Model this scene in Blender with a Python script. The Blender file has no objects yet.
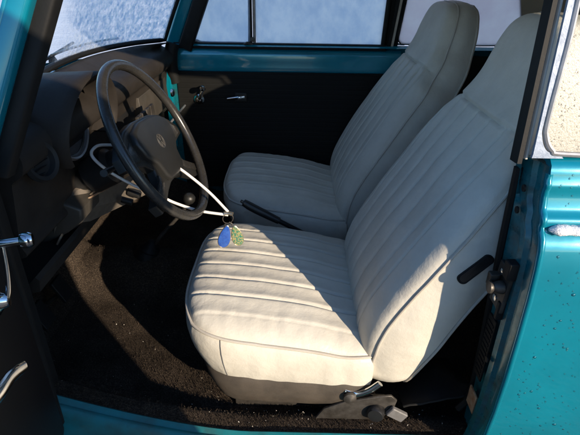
import bpy, bmesh, math, random
from mathutils import Vector as V, Matrix, noise
rnd = random.Random(7)
PI = math.pi
sc = bpy.context.scene
COL = sc.collection
R = math.radians

# ------------------------------------------------------------------ materials
def new_mat(name):
    m = bpy.data.materials.new(name); m.use_nodes = True
    nt = m.node_tree
    for n in list(nt.nodes): nt.nodes.remove(n)
    out = nt.nodes.new('ShaderNodeOutputMaterial')
    return m, nt, out
def N(nt, typ, **kw):
    n = nt.nodes.new(typ)
    for k, v in kw.items():
        if hasattr(n, k): setattr(n, k, v)
        else: n.inputs[k].default_value = v
    return n
def tex(nt, scale, detail=4, rough=.6, stretch=None):
    tc = N(nt, 'ShaderNodeTexCoord')
    n = N(nt, 'ShaderNodeTexNoise'); n.inputs['Scale'].default_value = scale
    n.inputs['Detail'].default_value = detail; n.inputs['Roughness'].default_value = rough
    if stretch:
        mp = N(nt, 'ShaderNodeMapping'); mp.inputs['Scale'].default_value = stretch
        nt.links.new(tc.outputs['Object'], mp.inputs['Vector']); nt.links.new(mp.outputs[0], n.inputs['Vector'])
    else: nt.links.new(tc.outputs['Object'], n.inputs['Vector'])
    return n
def ramp(nt, src, stops):
    r = N(nt, 'ShaderNodeValToRGB'); e = r.color_ramp.elements
    while len(e) < len(stops): e.new(.5)
    for i, (p, c) in enumerate(stops):
        e[i].position = p; e[i].color = (c[0], c[1], c[2], 1) if not isinstance(c, (int, float)) else (c, c, c, 1)
    nt.links.new(src, r.inputs[0]); return r
def pmat(name, c1, c2=None, rough=.5, metal=0, nscale=8, bump=0, bscale=200, coat=0, spec=.5, lo=.35, hi=.65, rvar=0, bdist=.001, bump2=0, b2scale=20, sheen=0, stretch=None):
    m, nt, out = new_mat(name)
    b = N(nt, 'ShaderNodeBsdfPrincipled')
    b.inputs['Base Color'].default_value = (*c1, 1); b.inputs['Roughness'].default_value = rough
    b.inputs['Metallic'].default_value = metal; b.inputs['Coat Weight'].default_value = coat
    b.inputs['Coat Roughness'].default_value = .06
    b.inputs['Specular IOR Level'].default_value = spec; b.inputs['Sheen Weight'].default_value = sheen
    n = tex(nt, nscale, 6, .65, stretch)
    r = ramp(nt, n.outputs['Fac'], [(lo, c1), (hi, c2 or [x*.8 for x in c1])])
    nt.links.new(r.outputs[0], b.inputs['Base Color'])
    if rvar:
        n2 = tex(nt, nscale*2.3, 5)
        r2 = ramp(nt, n2.outputs['Fac'], [(.3, max(0, rough-rvar)), (.7, min(1, rough+rvar))])
        nt.links.new(r2.outputs[0], b.inputs['Roughness'])
    if bump:
        nb = tex(nt, bscale, 3)
        bp = N(nt, 'ShaderNodeBump'); bp.inputs['Strength'].default_value = bump; bp.inputs['Distance'].default_value = bdist
        nt.links.new(nb.outputs['Fac'], bp.inputs['Height']); last = bp
        if bump2:
            nb2 = tex(nt, b2scale, 4)
            bp2 = N(nt, 'ShaderNodeBump'); bp2.inputs['Strength'].default_value = bump2; bp2.inputs['Distance'].default_value = .01
            nt.links.new(nb2.outputs['Fac'], bp2.inputs['Height']); nt.links.new(bp2.outputs[0], bp.inputs['Normal'])
        nt.links.new(bp.outputs[0], b.inputs['Normal'])
    nt.links.new(b.outputs[0], out.inputs[0])
    return m

M = {}
M['vinyl'] = pmat('cream_vinyl', (.66, .625, .54), (.53, .495, .42), .42, bump=.4, bscale=650, bdist=.0007, rvar=.1, nscale=6, bump2=.3, b2scale=20, spec=.4, lo=.38, hi=.78)
M['vinyl_trim'] = pmat('cream_piping', (.56, .53, .47), (.45, .40, .33), .45, bump=.2, bscale=500)
M['seam'] = pmat('seam_thread', (.16, .15, .14), (.1, .1, .1), .8)
M['skirt'] = pmat('worn_taupe_vinyl', (.085, .070, .055), (.05, .042, .034), .5, bump=.3, bscale=300, nscale=14, rvar=.1)
M['teal'] = pmat('teal_paint', (.0, .24, .335), (.0, .20, .285), .22, metal=.25, coat=.8, nscale=6, bump=.05, bscale=900, rvar=.04)
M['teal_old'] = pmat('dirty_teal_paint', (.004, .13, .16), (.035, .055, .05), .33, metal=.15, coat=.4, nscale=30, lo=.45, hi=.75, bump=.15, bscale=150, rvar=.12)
M['teal_sill'] = pmat('dirty_shaded_teal_sill_paint', (.002, .16, .19), (.02, .085, .09), .5, metal=0, coat=.15, nscale=18, bump=.15, bscale=150, rvar=.15, lo=.4, hi=.75)  # dirty teal, darkened so the sill's shade is in its colour
M['black_vinyl'] = pmat('black_vinyl', (.008, .008, .009), (.012, .011, .011), .5, bump=.3, bscale=500, spec=.3)
M['rubber'] = pmat('black_rubber', (.007, .007, .007), (.012, .012, .012), .6, bump=.2, bscale=200, spec=.25)
M['plastic'] = pmat('black_plastic', (.015, .015, .016), (.02, .02, .02), .35)
M['dash'] = pmat('dash_padding', (.035, .030, .026), (.022, .019, .017), .55, spec=.12, bump=.3, bscale=450, nscale=7, rvar=.08)
M['dash_face'] = pmat('dash_face_panel', (.06, .053, .045), (.04, .036, .03), .5, bump=.2, bscale=300, nscale=20)
M['wheel'] = pmat('steering_wheel_plastic', (.032, .030, .027), (.022, .021, .02), .26, bump=.1, bscale=400, nscale=25, rvar=.06)
M['hub'] = pmat('hub_padding', (.019, .0185, .017), (.014, .014, .013), .4, bump=.35, bscale=600, nscale=25)
M['chrome'] = pmat('worn_chrome', (.72, .72, .72), (.6, .6, .6), .12, metal=1, nscale=40, rvar=.08)
M['steel'] = pmat('dull_steel', (.11, .10, .09), (.05, .044, .037), .5, metal=.6, nscale=30, bump=.1, rvar=.1)
M['alloy'] = pmat('grey_trim_metal', (.42, .42, .43), (.30, .30, .31), .4, metal=.6, nscale=30)
M['rust'] = pmat('rusty_bracket', (.22, .09, .035), (.35, .27, .18), .75, nscale=60, bump=.4, bscale=120)
M['frost_trim'] = pmat('frosted_trim', (.20, .25, .34), (.34, .40, .50), .5, metal=.1, nscale=70, bump=.5, bscale=180, bdist=.001)
M['beige'] = pmat('beige_pillar_strip', (.58, .54, .47), (.46, .42, .36), .5, nscale=20)
M['headliner'] = pmat('cream_headliner', (.55, .48, .38), (.47, .41, .33), .7, bump=.2, bscale=300)
M['cord'] = pmat('white_cord', (.82, .80, .76), (.74, .72, .68), .4, nscale=30)
M['blue_tag'] = pmat('blue_enamel', (.015, .06, .30), (.03, .11, .42), .25, nscale=120, coat=.5)
M['green_tag'] = pmat('patterned_green_enamel', (.03, .17, .11), (.32, .27, .12), .25, nscale=230, coat=.5, lo=.45, hi=.55)
M['rim_gold'] = pmat('pale_metal_edge', (.62, .52, .36), (.5, .42, .3), .3, metal=.9)
M['tyre'] = pmat('tyre_rubber', (.02, .02, .02), (.03, .03, .03), .8, bump=.3)
M['snow'] = pmat('old_snow', (.82, .84, .87), (.7, .73, .78), .6, nscale=90, bump=.9, bscale=260, bdist=.003)
M['skin'] = pmat('skin', (.5, .3, .22), (.45, .27, .2), .5)
M['coat'] = pmat('dark_blue_coat', (.03, .04, .07), (.02, .03, .05), .8, bump=.3)
M['trouser'] = pmat('dark_trousers', (.03, .03, .03), (.02, .02, .02), .8, bump=.3)
M['hair'] = pmat('brown_hair', (.04, .025, .015), (.03, .02, .01), .6, bump=.6)
M['taupe'] = pmat('taupe_fibreboard', (.13, .11, .09), (.08, .068, .055), .7, nscale=30, bump=.3)
M['grey_plastic'] = pmat('grey_plastic', (.17, .165, .165), (.12, .115, .11), .55, nscale=40)
M['emblem'] = pmat('dark_emblem', (.10, .095, .09), (.08, .075, .07), .35, metal=.3)

def carpet_mat():
    m, nt, out = new_mat('brown_black_carpet')
    b = N(nt, 'ShaderNodeBsdfPrincipled'); b.inputs['Roughness'].default_value = .95
    b.inputs['Specular IOR Level'].default_value = .15
    n = tex(nt, 260, 4, .8); r = ramp(nt, n.outputs['Fac'], [(.3, (.013, .010, .008)), (.5, (.062, .047, .036)), (.72, (.21, .16, .115))])
    n2 = tex(nt, 9, 4); r2 = ramp(nt, n2.outputs['Fac'], [(.35, .55), (.65, 1.05)])
    mx = N(nt, 'ShaderNodeMix', data_type='RGBA', blend_type='MULTIPLY'); mx.inputs[0].default_value = 1
    nt.links.new(r.outputs[0], mx.inputs[6]); nt.links.new(r2.outputs[0], mx.inputs[7])
    nt.links.new(mx.outputs[2], b.inputs['Base Color'])
    nb = tex(nt, 330, 4, .8); bp = N(nt, 'ShaderNodeBump'); bp.inputs['Strength'].default_value = 1; bp.inputs['Distance'].default_value = .006
    nt.links.new(nb.outputs['Fac'], bp.inputs['Height']); nt.links.new(bp.outputs[0], b.inputs['Normal'])
    nt.links.new(b.outputs[0], out.inputs[0]); return m
M['carpet'] = carpet_mat()

def card_mat():     # black door card with embossed horizontal ribs
    m, nt, out = new_mat('ribbed_black_vinyl')
    b = N(nt, 'ShaderNodeBsdfPrincipled'); b.inputs['Roughness'].default_value = .6; b.inputs['Specular IOR Level'].default_value = .2
    b.inputs['Base Color'].default_value = (.010, .0095, .009, 1)
    tc = N(nt, 'ShaderNodeTexCoord'); w = N(nt, 'ShaderNodeTexWave', wave_type='BANDS', bands_direction='Z', wave_profile='SIN')
    w.inputs['Scale'].default_value = 16; w.inputs['Distortion'].default_value = .0
    nt.links.new(tc.outputs['Object'], w.inputs['Vector'])
    r = ramp(nt, w.outputs['Fac'], [(0, 0), (.25, 1)])
    bp = N(nt, 'ShaderNodeBump'); bp.inputs['Strength'].default_value = .2; bp.inputs['Distance'].default_value = .002
    nt.links.new(r.outputs[0], bp.inputs['Height'])
    nb = tex(nt, 400, 3); b2 = N(nt, 'ShaderNodeBump'); b2.inputs['Strength'].default_value = .2; b2.inputs['Distance'].default_value = .001
    nt.links.new(nb.outputs['Fac'], b2.inputs['Height']); nt.links.new(bp.outputs[0], b2.inputs['Normal'])
    nt.links.new(b2.outputs[0], b.inputs['Normal']); nt.links.new(b.outputs[0], out.inputs[0]); return m
M['card'] = card_mat()

def frost_mat(name, cov_lo, cov_hi, scale, dark, light, gate=None, streak=None, bump=.6, transl=.5):
    """frosted glass: rime scatters light through; gaps in the rime stay clear"""
    m, nt, out = new_mat(name)
    d = N(nt, 'ShaderNodeBsdfDiffuse'); t = N(nt, 'ShaderNodeBsdfTranslucent'); g = N(nt, 'ShaderNodeBsdfGlossy')
    g.inputs['Roughness'].default_value = .25
    tr = N(nt, 'ShaderNodeBsdfTransparent'); tr.inputs[0].default_value = (.93, .95, .95, 1)
    n = tex(nt, scale, 5, .7, streak)
    rc = ramp(nt, n.outputs['Fac'], [(.36, dark), (.62, light)])
    for s in (d, t): nt.links.new(rc.outputs[0], s.inputs[0])
    bp = N(nt, 'ShaderNodeBump'); bp.inputs['Strength'].default_value = bump; bp.inputs['Distance'].default_value = .002
    nt.links.new(n.outputs['Fac'], bp.inputs['Height'])
    for s in (d, g): nt.links.new(bp.outputs[0], s.inputs['Normal'])
    m1 = N(nt, 'ShaderNodeMixShader'); m1.inputs[0].default_value = transl
    nt.links.new(d.outputs[0], m1.inputs[1]); nt.links.new(t.outputs[0], m1.inputs[2])
    m2 = N(nt, 'ShaderNodeMixShader'); m2.inputs[0].default_value = .06
    nt.links.new(m1.outputs[0], m2.inputs[1]); nt.links.new(g.outputs[0], m2.inputs[2])
    nc = tex(nt, scale*.7, 4, .7, streak); cov = ramp(nt, nc.outputs['Fac'], [(.3, cov_lo), (.6, cov_hi)])
    fac = cov.outputs[0]
    if gate:   # (axis, from, to, wobble) rime thins out over this stretch of the pane
        tc = N(nt, 'ShaderNodeTexCoord'); sp = N(nt, 'ShaderNodeSeparateXYZ'); nt.links.new(tc.outputs['Object'], sp.inputs[0])
        nw = tex(nt, 9, 5, .7); ma = N(nt, 'ShaderNodeMath', operation='MULTIPLY_ADD'); ma.inputs[1].default_value = gate[3]
        nt.links.new(nw.outputs['Fac'], ma.inputs[0]); nt.links.new(sp.outputs[gate[0]], ma.inputs[2])
        mr = N(nt, 'ShaderNodeMapRange', interpolation_type='SMOOTHSTEP'); mr.inputs['From Min'].default_value = gate[1]+gate[3]*.5; mr.inputs['From Max'].default_value = gate[2]+gate[3]*.5
        nt.links.new(ma.outputs[0], mr.inputs[0])
        mm = N(nt, 'ShaderNodeMath', operation='MULTIPLY'); nt.links.new(mr.outputs[0], mm.inputs[0]); nt.links.new(fac, mm.inputs[1]); fac = mm.outputs[0]
    m3 = N(nt, 'ShaderNodeMixShader'); nt.links.new(fac, m3.inputs[0])
    nt.links.new(tr.outputs[0], m3.inputs[1]); nt.links.new(m2.outputs[0], m3.inputs[2])
    nt.links.new(m3.outputs[0], out.inputs[0]); return m
M['frost_ws'] = frost_mat('frosted_windshield', .18, 1, 75, (.52, .66, .86), (1.0, 1.0, 1.0), gate=('Y', -.16, .03, .16), streak=(1, 1, 1), bump=1, transl=.7)
M['frost_side'] = frost_mat('frosted_side_glass', .97, 1, 17, (.82, .87, .93), (1.0, 1.0, 1.0), streak=(1.1, 1, .7), bump=.35, transl=.85)
M['frost_rear'] = frost_mat('frosted_rear_quarter_glass', .97, 1, 6, (.90, .80, .80), (.97, .90, .88), bump=.1, transl=.8)  # pinkish tint puts the warm sunlight into this frost's colour
M['wet'] = frost_mat('wet_side_glass', .75, .95, 330, (.52, .49, .41), (.74, .70, .60), gate=('Z', 1.235, 1.165, .09), bump=.25, transl=.45)
def water_mat():
    m, nt, out = new_mat('water_drops'); g = N(nt, 'ShaderNodeBsdfGlossy'); g.inputs['Roughness'].default_value = .08
    tr = N(nt, 'ShaderNodeBsdfTransparent'); lw = N(nt, 'ShaderNodeFresnel'); lw.inputs[0].default_value = 1.5
    mx = N(nt, 'ShaderNodeMixShader'); ad = N(nt, 'ShaderNodeMath', operation='ADD'); ad.inputs[1].default_value = .04
    nt.links.new(lw.outputs[0], ad.inputs[0]); nt.links.new(ad.outputs[0], mx.inputs[0]); nt.links.new(tr.outputs[0], mx.inputs[1]); nt.links.new(g.outputs[0], mx.inputs[2])
    nt.links.new(mx.outputs[0], out.inputs[0]); return m
M['water'] = water_mat()

# ------------------------------------------------------------------ mesh helpers
def link(name, bm, mat, parent=None, smooth=True, angle=40):
    me = bpy.data.meshes.new(name); bm.normal_update(); bm.to_mesh(me); bm.free()
    if mat: me.materials.append(mat)
    if smooth:
        me.polygons.foreach_set('use_smooth', [True]*len(me.polygons)); me.set_sharp_from_angle(angle=R(angle))
    o = bpy.data.objects.new(name, me); COL.objects.link(o)
    if parent: o.parent = parent
    return o
def NB(): return bmesh.new()
def rec(bm): bmesh.ops.recalc_face_normals(bm, faces=bm.faces[:]); return bm
def grid(bm, rows, close_u=False, close_v=False):
    vs = [[bm.verts.new(p) for p in r] for r in rows]
    nr, nc = len(vs), len(vs[0])
    for i in range(nr if close_u else nr-1):
        for j in range(nc if close_v else nc-1):
            a = vs[i][j]; b = vs[i][(j+1) % nc]; c = vs[(i+1) % nr][(j+1) % nc]; d = vs[(i+1) % nr][j]
            try: bm.faces.new((a, b, c, d))
            except ValueError: pass
    return vs
def loft(bm, rings, cap=True):
    vs = grid(bm, rings, close_v=True)
    if cap:
        for r in (vs[0], vs[-1]):
            try: bm.faces.new(r)
            except ValueError: pass
    return vs
def shell(bm, rings):
    """rings = outer points followed by the inner ones reversed; ends closed by strips"""
    vs = grid(bm, rings, close_v=True); n = len(rings[0])//2
    for r in (vs[0], vs[-1]):
        for i in range(n-1):
            try: bm.faces.new((r[i], r[i+1], r[2*n-2-i], r[2*n-1-i]))
            except ValueError: pass
def box(bm, c, s, rot=None, bev=0):
    tmp = bmesh.new(); bmesh.ops.create_cube(tmp, size=1)
    for v in tmp.verts: v.co = V((v.co.x*s[0], v.co.y*s[1], v.co.z*s[2]))
    if bev: bmesh.ops.bevel(tmp, geom=tmp.edges[:], offset=bev, segments=3, profile=.7, affect='EDGES')
    mt = Matrix.Translation(V(c)) @ (rot.to_4x4() if rot else Matrix())
    tmp.transform(mt); me = bpy.data.meshes.new('t'); tmp.to_mesh(me); tmp.free(); bm.from_mesh(me); bpy.data.meshes.remove(me)
def bb(bm, lo, hi, bev=0):
    box(bm, [(a+b)/2 for a, b in zip(lo, hi)], [abs(b-a) for a, b in zip(lo, hi)], None, bev)
def smooth_path(pts, n=8, closed=False):
    P = [V(p) for p in pts]; out = []; m = len(P)
    for i in range(m if closed else m-1):
        p0 = P[(i-1) % m] if (closed or i > 0) else P[0]*2-P[1]
        p1 = P[i]; p2 = P[(i+1) % m]
        p3 = P[(i+2) % m] if (closed or i+2 < m) else P[-1]*2-P[-2]
        for k in range(n):
            t = k/n
            out.append(.5*((2*p1)+(-p0+p2)*t+(2*p0-5*p1+4*p2-p3)*t*t+(-p0+3*p1-3*p2+p3)*t**3))
    if not closed: out.append(P[-1])
    return out
def tube(bm, path, r, seg=10, closed=False, flat=None):
    """r number or function(t); flat=(direction, ratio) squashes the section along a direction"""
    P = [V(p) for p in path]; m = len(P); rings = []; prev = None
    for i in range(m):
        if closed: t = P[(i+1) % m]-P[(i-1) % m]
        else: t = P[min(i+1, m-1)]-P[max(i-1, 0)]
        t.normalize()
        if prev is None:
            a = V((0, 0, 1)) if abs(t.z) < .9 else V((1, 0, 0)); u = t.cross(a).normalized()
        else: u = (prev-t*prev.dot(t)).normalized()
        prev = u; w = t.cross(u); rr = r(i/(m-1)) if callable(r) else r
        ring = []
        for k in range(seg):
            a = 2*PI*k/seg; o = u*math.cos(a)*rr+w*math.sin(a)*rr
            if flat: d = V(flat[0]).normalized(); o = o-d*o.dot(d)*(1-flat[1])
            ring.append(P[i]+o)
        rings.append(ring)
    if closed: grid(bm, rings, close_u=True, close_v=True)
    else: loft(bm, rings)
def frame_mat(o, ax, up=(0, 0, 1)):
    z = V(ax).normalized(); x = V(up).cross(z)
    if x.length < 1e-4: x = V((1, 0, 0))
    x.normalize(); y = z.cross(x); m = Matrix((x, y, z)).transposed().to_4x4(); m.translation = V(o); return m
def lathe(bm, prof, o, ax, seg=32):
    """prof: (radius, height) pairs along ax from o"""
    m = frame_mat(o, ax); rings = []
    for r, h in prof: rings.append([m @ V((max(r, 1e-5)*math.cos(2*PI*k/seg), max(r, 1e-5)*math.sin(2*PI*k/seg), h)) for k in range(seg)])
    loft(bm, rings)
def prism(bm, poly, mtx, t, bev=0, seg=3):
    """2-D polygon extruded by t along local z, top edge rounded"""
    tmp = bmesh.new(); a = [tmp.verts.new((x, y, 0)) for x, y in poly]; f = tmp.faces.new(a)
    r = bmesh.ops.extrude_face_region(tmp, geom=[f]); top = [v for v in r['geom'] if isinstance(v, bmesh.types.BMVert)]
    for v in top: v.co.z += t
    bmesh.ops.recalc_face_normals(tmp, faces=tmp.faces[:])
    if bev:
        es = [e for e in tmp.edges if all(v in top for v in e.verts)]
        bmesh.ops.bevel(tmp, geom=es, offset=bev, segments=seg, profile=.5, affect='EDGES')
    tmp.transform(mtx); me = bpy.data.meshes.new('t'); tmp.to_mesh(me); tmp.free(); bm.from_mesh(me); bpy.data.meshes.remove(me)
def interp(K, x):      # smooth curve through the knots
    if x <= K[0][0]: return K[0][1]
    if x >= K[-1][0]: return K[-1][1]
    n = len(K)
    def sl(i):
        if i == 0: return (K[1][1]-K[0][1])/(K[1][0]-K[0][0])
        if i == n-1: return (K[-1][1]-K[-2][1])/(K[-1][0]-K[-2][0])
        a = (K[i][1]-K[i-1][1])/(K[i][0]-K[i-1][0]); b = (K[i+1][1]-K[i][1])/(K[i+1][0]-K[i][0])
        return 0 if a*b <= 0 else 2*a*b/(a+b)
    for i in range(n-1):
        if x <= K[i+1][0]:
            h = K[i+1][0]-K[i][0]; t = (x-K[i][0])/h; t2, t3 = t*t, t**3
            return K[i][1]*(2*t3-3*t2+1)+K[i+1][1]*(3*t2-2*t3)+h*(sl(i)*(t3-2*t2+t)+sl(i+1)*(t3-t2))
def empty(name, loc=(0, 0, 0), parent=None):
    o = bpy.data.objects.new(name, None); COL.objects.link(o); o.location = loc; o.empty_display_size = .1
    if parent: o.parent = parent
    return o
def tag(o, label=None, cat=None, group=None, kind=None):
    if label: o['label'] = label
    if cat: o['category'] = cat
    if group: o['group'] = group
    if kind: o['kind'] = kind
    return o
def nz(p, s): return noise.noise(V(p)*s)

# ------------------------------------------------------------------ the car
car = tag(empty('car'), 'teal two-door classic car with cream seats, frosted windows and its driver door open', 'car')
YB, YS = -.64, -.60

# ---- seats (x = towards the rear, y = towards the passenger side)
def make_seat(yc, label, lean=0, htop=1.0, hw=0, W=.243):
    S = empty('front_seat', (0, 0, 0), car); S['label'] = label
    # cushion ------------------------------------------------------
    bm = NB(); n = 150; k = .15
    X0, X1 = -.258, .185; dy = .013 if yc < 0 else 0
    xm, L = (X0+X1)/2, (X1-X0)/2
    def mp(a, b):   # a lateral, b front(-1)..rear(1)
        aa = a*(1-k*abs(b)**5); bb_ = b*(1-k*abs(a)**4)
        if b > 0: aa = a*(1-.03*b**6); bb_ = b*(1-.03*a**4)
        return xm+bb_*L, aa*W+dy
    def zt(x): return .574-.062*(x-X0)/(X1-X0)
    rows = []
    for i in range(n+1):
        row = []
        for j in range(n+1):
            a = -1+2*j/n; b = -1+2*i/n
            # denser near the edges
            a = math.sin(a*PI/2)*.35+a*.65; b = math.sin(b*PI/2)*.35+b*.65
            x, y = mp(a, b); e = (1-abs(a)**9)*(1-abs(b)**11)
            h = .024*e**.6+.026*(1-a**4)*(1-.6*b*b)-.006*math.exp(-((x-.12)/.05)**2)
            if abs(y) < .200 and b > -.985:
                ph = (y+.015)/.0615; d = (ph-round(ph))*.0615
                fade = min(1, (.200-abs(y))/.008)*min(1, (b+.985)/.06)
                wob = .0013*nz((x*2, round(ph)*3, yc), 3)
                h += fade*(-.0062*math.exp(-((d+wob)/.0036)**2)+.0026*math.cos(PI*d/.0615)**2)
            h += .0018*nz((x, y+yc, 1), 12)+.0009*nz((x, y+yc, 4), 30)
            if abs(y) > .17: h += .003*nz((x*1.5, y*.6, 9), 26)*min(1, (abs(y)-.17)/.03)*e
            row.append((x, yc+y, zt(x)+h))
        rows.append(row)
    top = grid(bm, rows)
    per = top[0][:]+[r[-1] for r in top[1:]]+top[-1][-2::-1]+[r[0] for r in top[-2:0:-1]]
    base = [v.co.copy() for v in per]
    cx = V((xm, yc+dy, 0)); prof = [(.003, -.004), (.009, -.016), (.013, -.036), (.013, -.062), (.009, -.09), (.003, -.112), (-.006, -.132)]
    prev = per
    def dirs(p):
        d = p-cx; d.z = 0; d = V((math.copysign(abs(d.x/L)**5, d.x), math.copysign(abs(d.y/W)**5, d.y), 0)); return d.normalized()
    for o, dz in prof:
        ring = []
        for p in base:
            wr = .003*nz((p.x*1.3, p.y*1.3, dz*.6), 22)*min(1, -dz*14)
            q = p+dirs(p)*(o+wr); q.x += .034*max(0, -dz/.132)**1.3*max(0, (xm-p.x)/L)**1.5; q.z = zt(p.x)+dz; ring.append(bm.verts.new(q))
        for i in range(len(prev)):
            j = (i+1) % len(prev); bm.faces.new((prev[j], prev[i], ring[i], ring[j]))
        prev = ring
    bm.faces.new(prev[::-1]) 
    cu = link('seat_cushion', rec(bm), M['vinyl'], S, angle=60)
    bm = NB(); tube(bm, [p+dirs(p)*.003+V((0, 0, -.0005)) for p in base[::3]], .0034, 8, True); link('piping', bm, M['vinyl_trim'], S)
    # skirt
    bm = NB(); rings = []
    for o, z in ((-.012, .455), (.004, .452), (.010, .440), (.011, .405), (.006, .380), (-.006, .362), (-.03, .358)):
        ring = []
        for p in base[::3]:
            q = p+dirs(p)*(o+.002*nz((p.x, p.y, z), 17)); q.x += (.030+.035*(.455-z)/.105)*max(0, (xm-p.x)/L)**1.5; f = max(0, (-.19-p.x)/.06); q.z = z+.02*min(1, f)-(p.x-X0)*.03; ring.append(q)
        rings.append(ring)
    loft(bm, rings, False); link('seat_skirt', rec(bm), M['skirt'], S)
    # pedestal and rails
    bm = NB(); bb(bm, (-.17, yc-.17, .301), (.15, yc+.17, .36), .01)
    for s in (-1, 1): bb(bm, (-.14, yc+s*.19-.012, .302), (.24, yc+s*.19+.012, .325), .003)
    link('seat_rail', bm, M['steel'], S)
    # backrest -------------------------------------------------------
    KX = [(.405, .172), (.47, .182), (.55, .192), (.60, .206), (.65, .230), (.71, .264), (.80, .318), (.88, .366), (.95, .410), (1.05, .462), (1.15, .490), (1.22, .508)]
    KW = [(.405, .165), (.425, .198), (.455, .212), (.55, .226), (.80, .229), (.90, .226), (.95, .215), (1.0, .190), (1.04, .163), (1.09, .143), (1.14, .134), (1.175, .118), (1.2, .095), (1.214, .068), (1.222, .035)]
    KX0 = KX
    KX = [(z if z < .9 else .9+(z-.9)*htop, x-lean*min(1, max(0, (z-.45)/.3))) for z, x in KX]
    KW = [(z if z < .9 else .9+(z-.9)*htop, w*(1.075 if z < .9 else 1.05 if z < .96 else 1.02)+(hw if z > 1 else 0)) for z, w in KW]
    ZT = KX[-1][0]+.002
    zs = []; nz_ = 170
    for i in range(nz_+1):
        t = i/nz_; t = t if t < .9 else .9+(1-(1-(t-.9)/.1)**1.7)*.1
        zs.append(.405+t*(ZT-.405))
    def frm(z):
        x = interp(KX, z); e = .03; tx = interp(KX, z+e)-interp(KX, z-e); tv = V((tx, 0, 2*e)).normalized()
        return x, V((-tv.z, 0, tv.x))
    m = 168; fr = []; bk = []
    for i, z in enumerate(zs):
        x, nrm = frm(z); w = interp(KW, z); b = -1+2*i/nz_; rf = []; rb = []
        dep = .098-.040*max(0, (z-.93)/.27)+max(0, interp([(.405, .165), (.47, .19), (.6, .237), (.71, .285), (.88, .374), (.92, .39)], z)-interp(KX0, z))*(1 if z < .9 else 0)
        for j in range(m+1):
            a = -1+2*j/m; a = math.sin(a*PI/2)*.3+a*.7; y = a*w
            e = (1-abs(a)**7)*(1-abs(b)**14)
            f = (.030+.010*min(1, max(0, (z-.42)/.15))*(1-.45*min(1, max(0, (z-.95)/.1))))*max(e, 0)**.5+.010*(1-a*a)*(1-b*b)
            ins = max(0, min(1, (.175-abs(y))/.02))*max(0, min(1, (1.0-z)/.02))*max(0, min(1, (z-.43)/.03))
            f -= .006*ins
            if ins > 0:
                ph = y/.067; d = (ph-round(ph))*.067; wob = .0008*nz((z*2, round(ph)*3, yc), 3)
                f += ins*(-.0065*math.exp(-((d+wob)/.0036)**2)+.0040*math.sin(PI*abs(d)/.067)**.8)
            if .5 < z < 1.2:    # seams: sides of the insert and across below the headrest
                sy = .178 if z < .96 else .178*interp([(.96, 1), (1.03, .88)], z)
                if z < 1.0: f -= .005*math.exp(-((abs(y)-sy)/.003)**2)
                zc = .995+.0*y
                if abs(y) < .2: f -= .006*math.exp(-((z-zc-.05*(y*y)*3)/.0035)**2)
            f += .0020*nz((z, y+yc*2, 2), 9)+.0008*nz((z, y+yc, 7), 28)
            rf.append(V((x, yc+y, z))+nrm*f)
            g = .016*max(e, 0)**.6+.01*(1-a*a)
            rb.append(V((x, yc+y, z))-nrm*(dep+g))
        fr.append(rf); bk.append(rb)
    bm = NB(); F = grid(bm, fr); B = grid(bm, bk)
    def perim(G): return G[0][:]+[r[-1] for r in G[1:]]+G[-1][-2::-1]+[r[0] for r in G[-2:0:-1]]
    pf, pb = perim(F), perim(B); prev = pf; cm = V((0, yc, 0))
    ns = 7; pfc = [v.co.copy() for v in pf]; pbc = [v.co.copy() for v in pb]
    for s in range(1, ns+1):
        if s == ns: ring = pb
        else:
            t = s/ns; ring = []
            for p, q in zip(pfc, pbc):
                c = p.lerp(q, t); out = V((0, (1 if p.y > yc else -1)*min(1, abs(p.y-yc)/.06), 0))
                if p.z > ZT-.03: out = out*.5+V((0, 0, .8))
                if p.z < .43: out = out*.5+V((0, 0, -.8))
                c += out*(.009*math.sin(PI*t)+.0022*nz((c.x*1.4, c.y, c.z*1.4), 18)); ring.append(bm.verts.new(c))
        for i in range(len(prev)):
            j = (i+1) % len(prev)
            try: bm.faces.new((prev[i], prev[j], ring[j], ring[i]))
            except ValueError: pass
        prev = ring
    br = link('backrest', rec(bm), M['vinyl'], S, angle=60)
    for nm, pc in (('backrest_piping', pfc), ('backrest_piping', pbc)):
        bm = NB(); tube(bm, [p+V((0, (1 if p.y > yc else -1)*.002, 0)) for p in pc[::3]], .0032, 8, True); link(nm, bm, M['vinyl_trim'], S)
    # black slot for the backrest catch in the outer side panel
    side = -1 if yc < 0 else 1
    c0 = V((.358, yc+side*.2560, .766)); ax = V((.66, 0, .75)).normalized(); zz = V((0, side, 0)); yy = zz.cross(ax)
    mt = Matrix((ax, yy, zz)).transposed().to_4x4(); mt.translation = c0-zz*.006
    def stad(l, h, n=8):
        r = h/2; p = []
        for k in range(n+1): a = -PI/2+PI*k/n; p.append((l/2-r*.75+r*.75*math.cos(a), r*math.sin(a)))
        for k in range(n+1): a = PI/2+PI*k/n; p.append((-l/2+r*.75+r*.75*math.cos(a), r*math.sin(a)))
        return p
    from mathutils.bvhtree import BVHTree
    bvh = BVHTree.FromPolygons([v.co for v in br.data.vertices], [p.vertices[:] for p in br.data.polygons])
    def lay(sc_, lift):
        out = []
        for (a_, b_) in stad(.082*sc_[0], .025*sc_[1]):
            p0 = mt @ V((a_, b_, 0)); p0.y = yc+side*.5; h_, n_, _, _ = bvh.ray_cast(p0, V((0, -side, 0)))
            q = h_ if h_ else V((p0.x, yc+side*.25, p0.z)); out.append(q+V((0, side*lift, 0)))
        return out
    bm = NB(); grid(bm, [lay((1, 1), -.002), lay((1, 1), .0018), lay((.95, .86), .0026), lay((.88, .68), .0016)], close_v=True); link('catch_bezel', rec(bm), M['rubber'], S)
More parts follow.
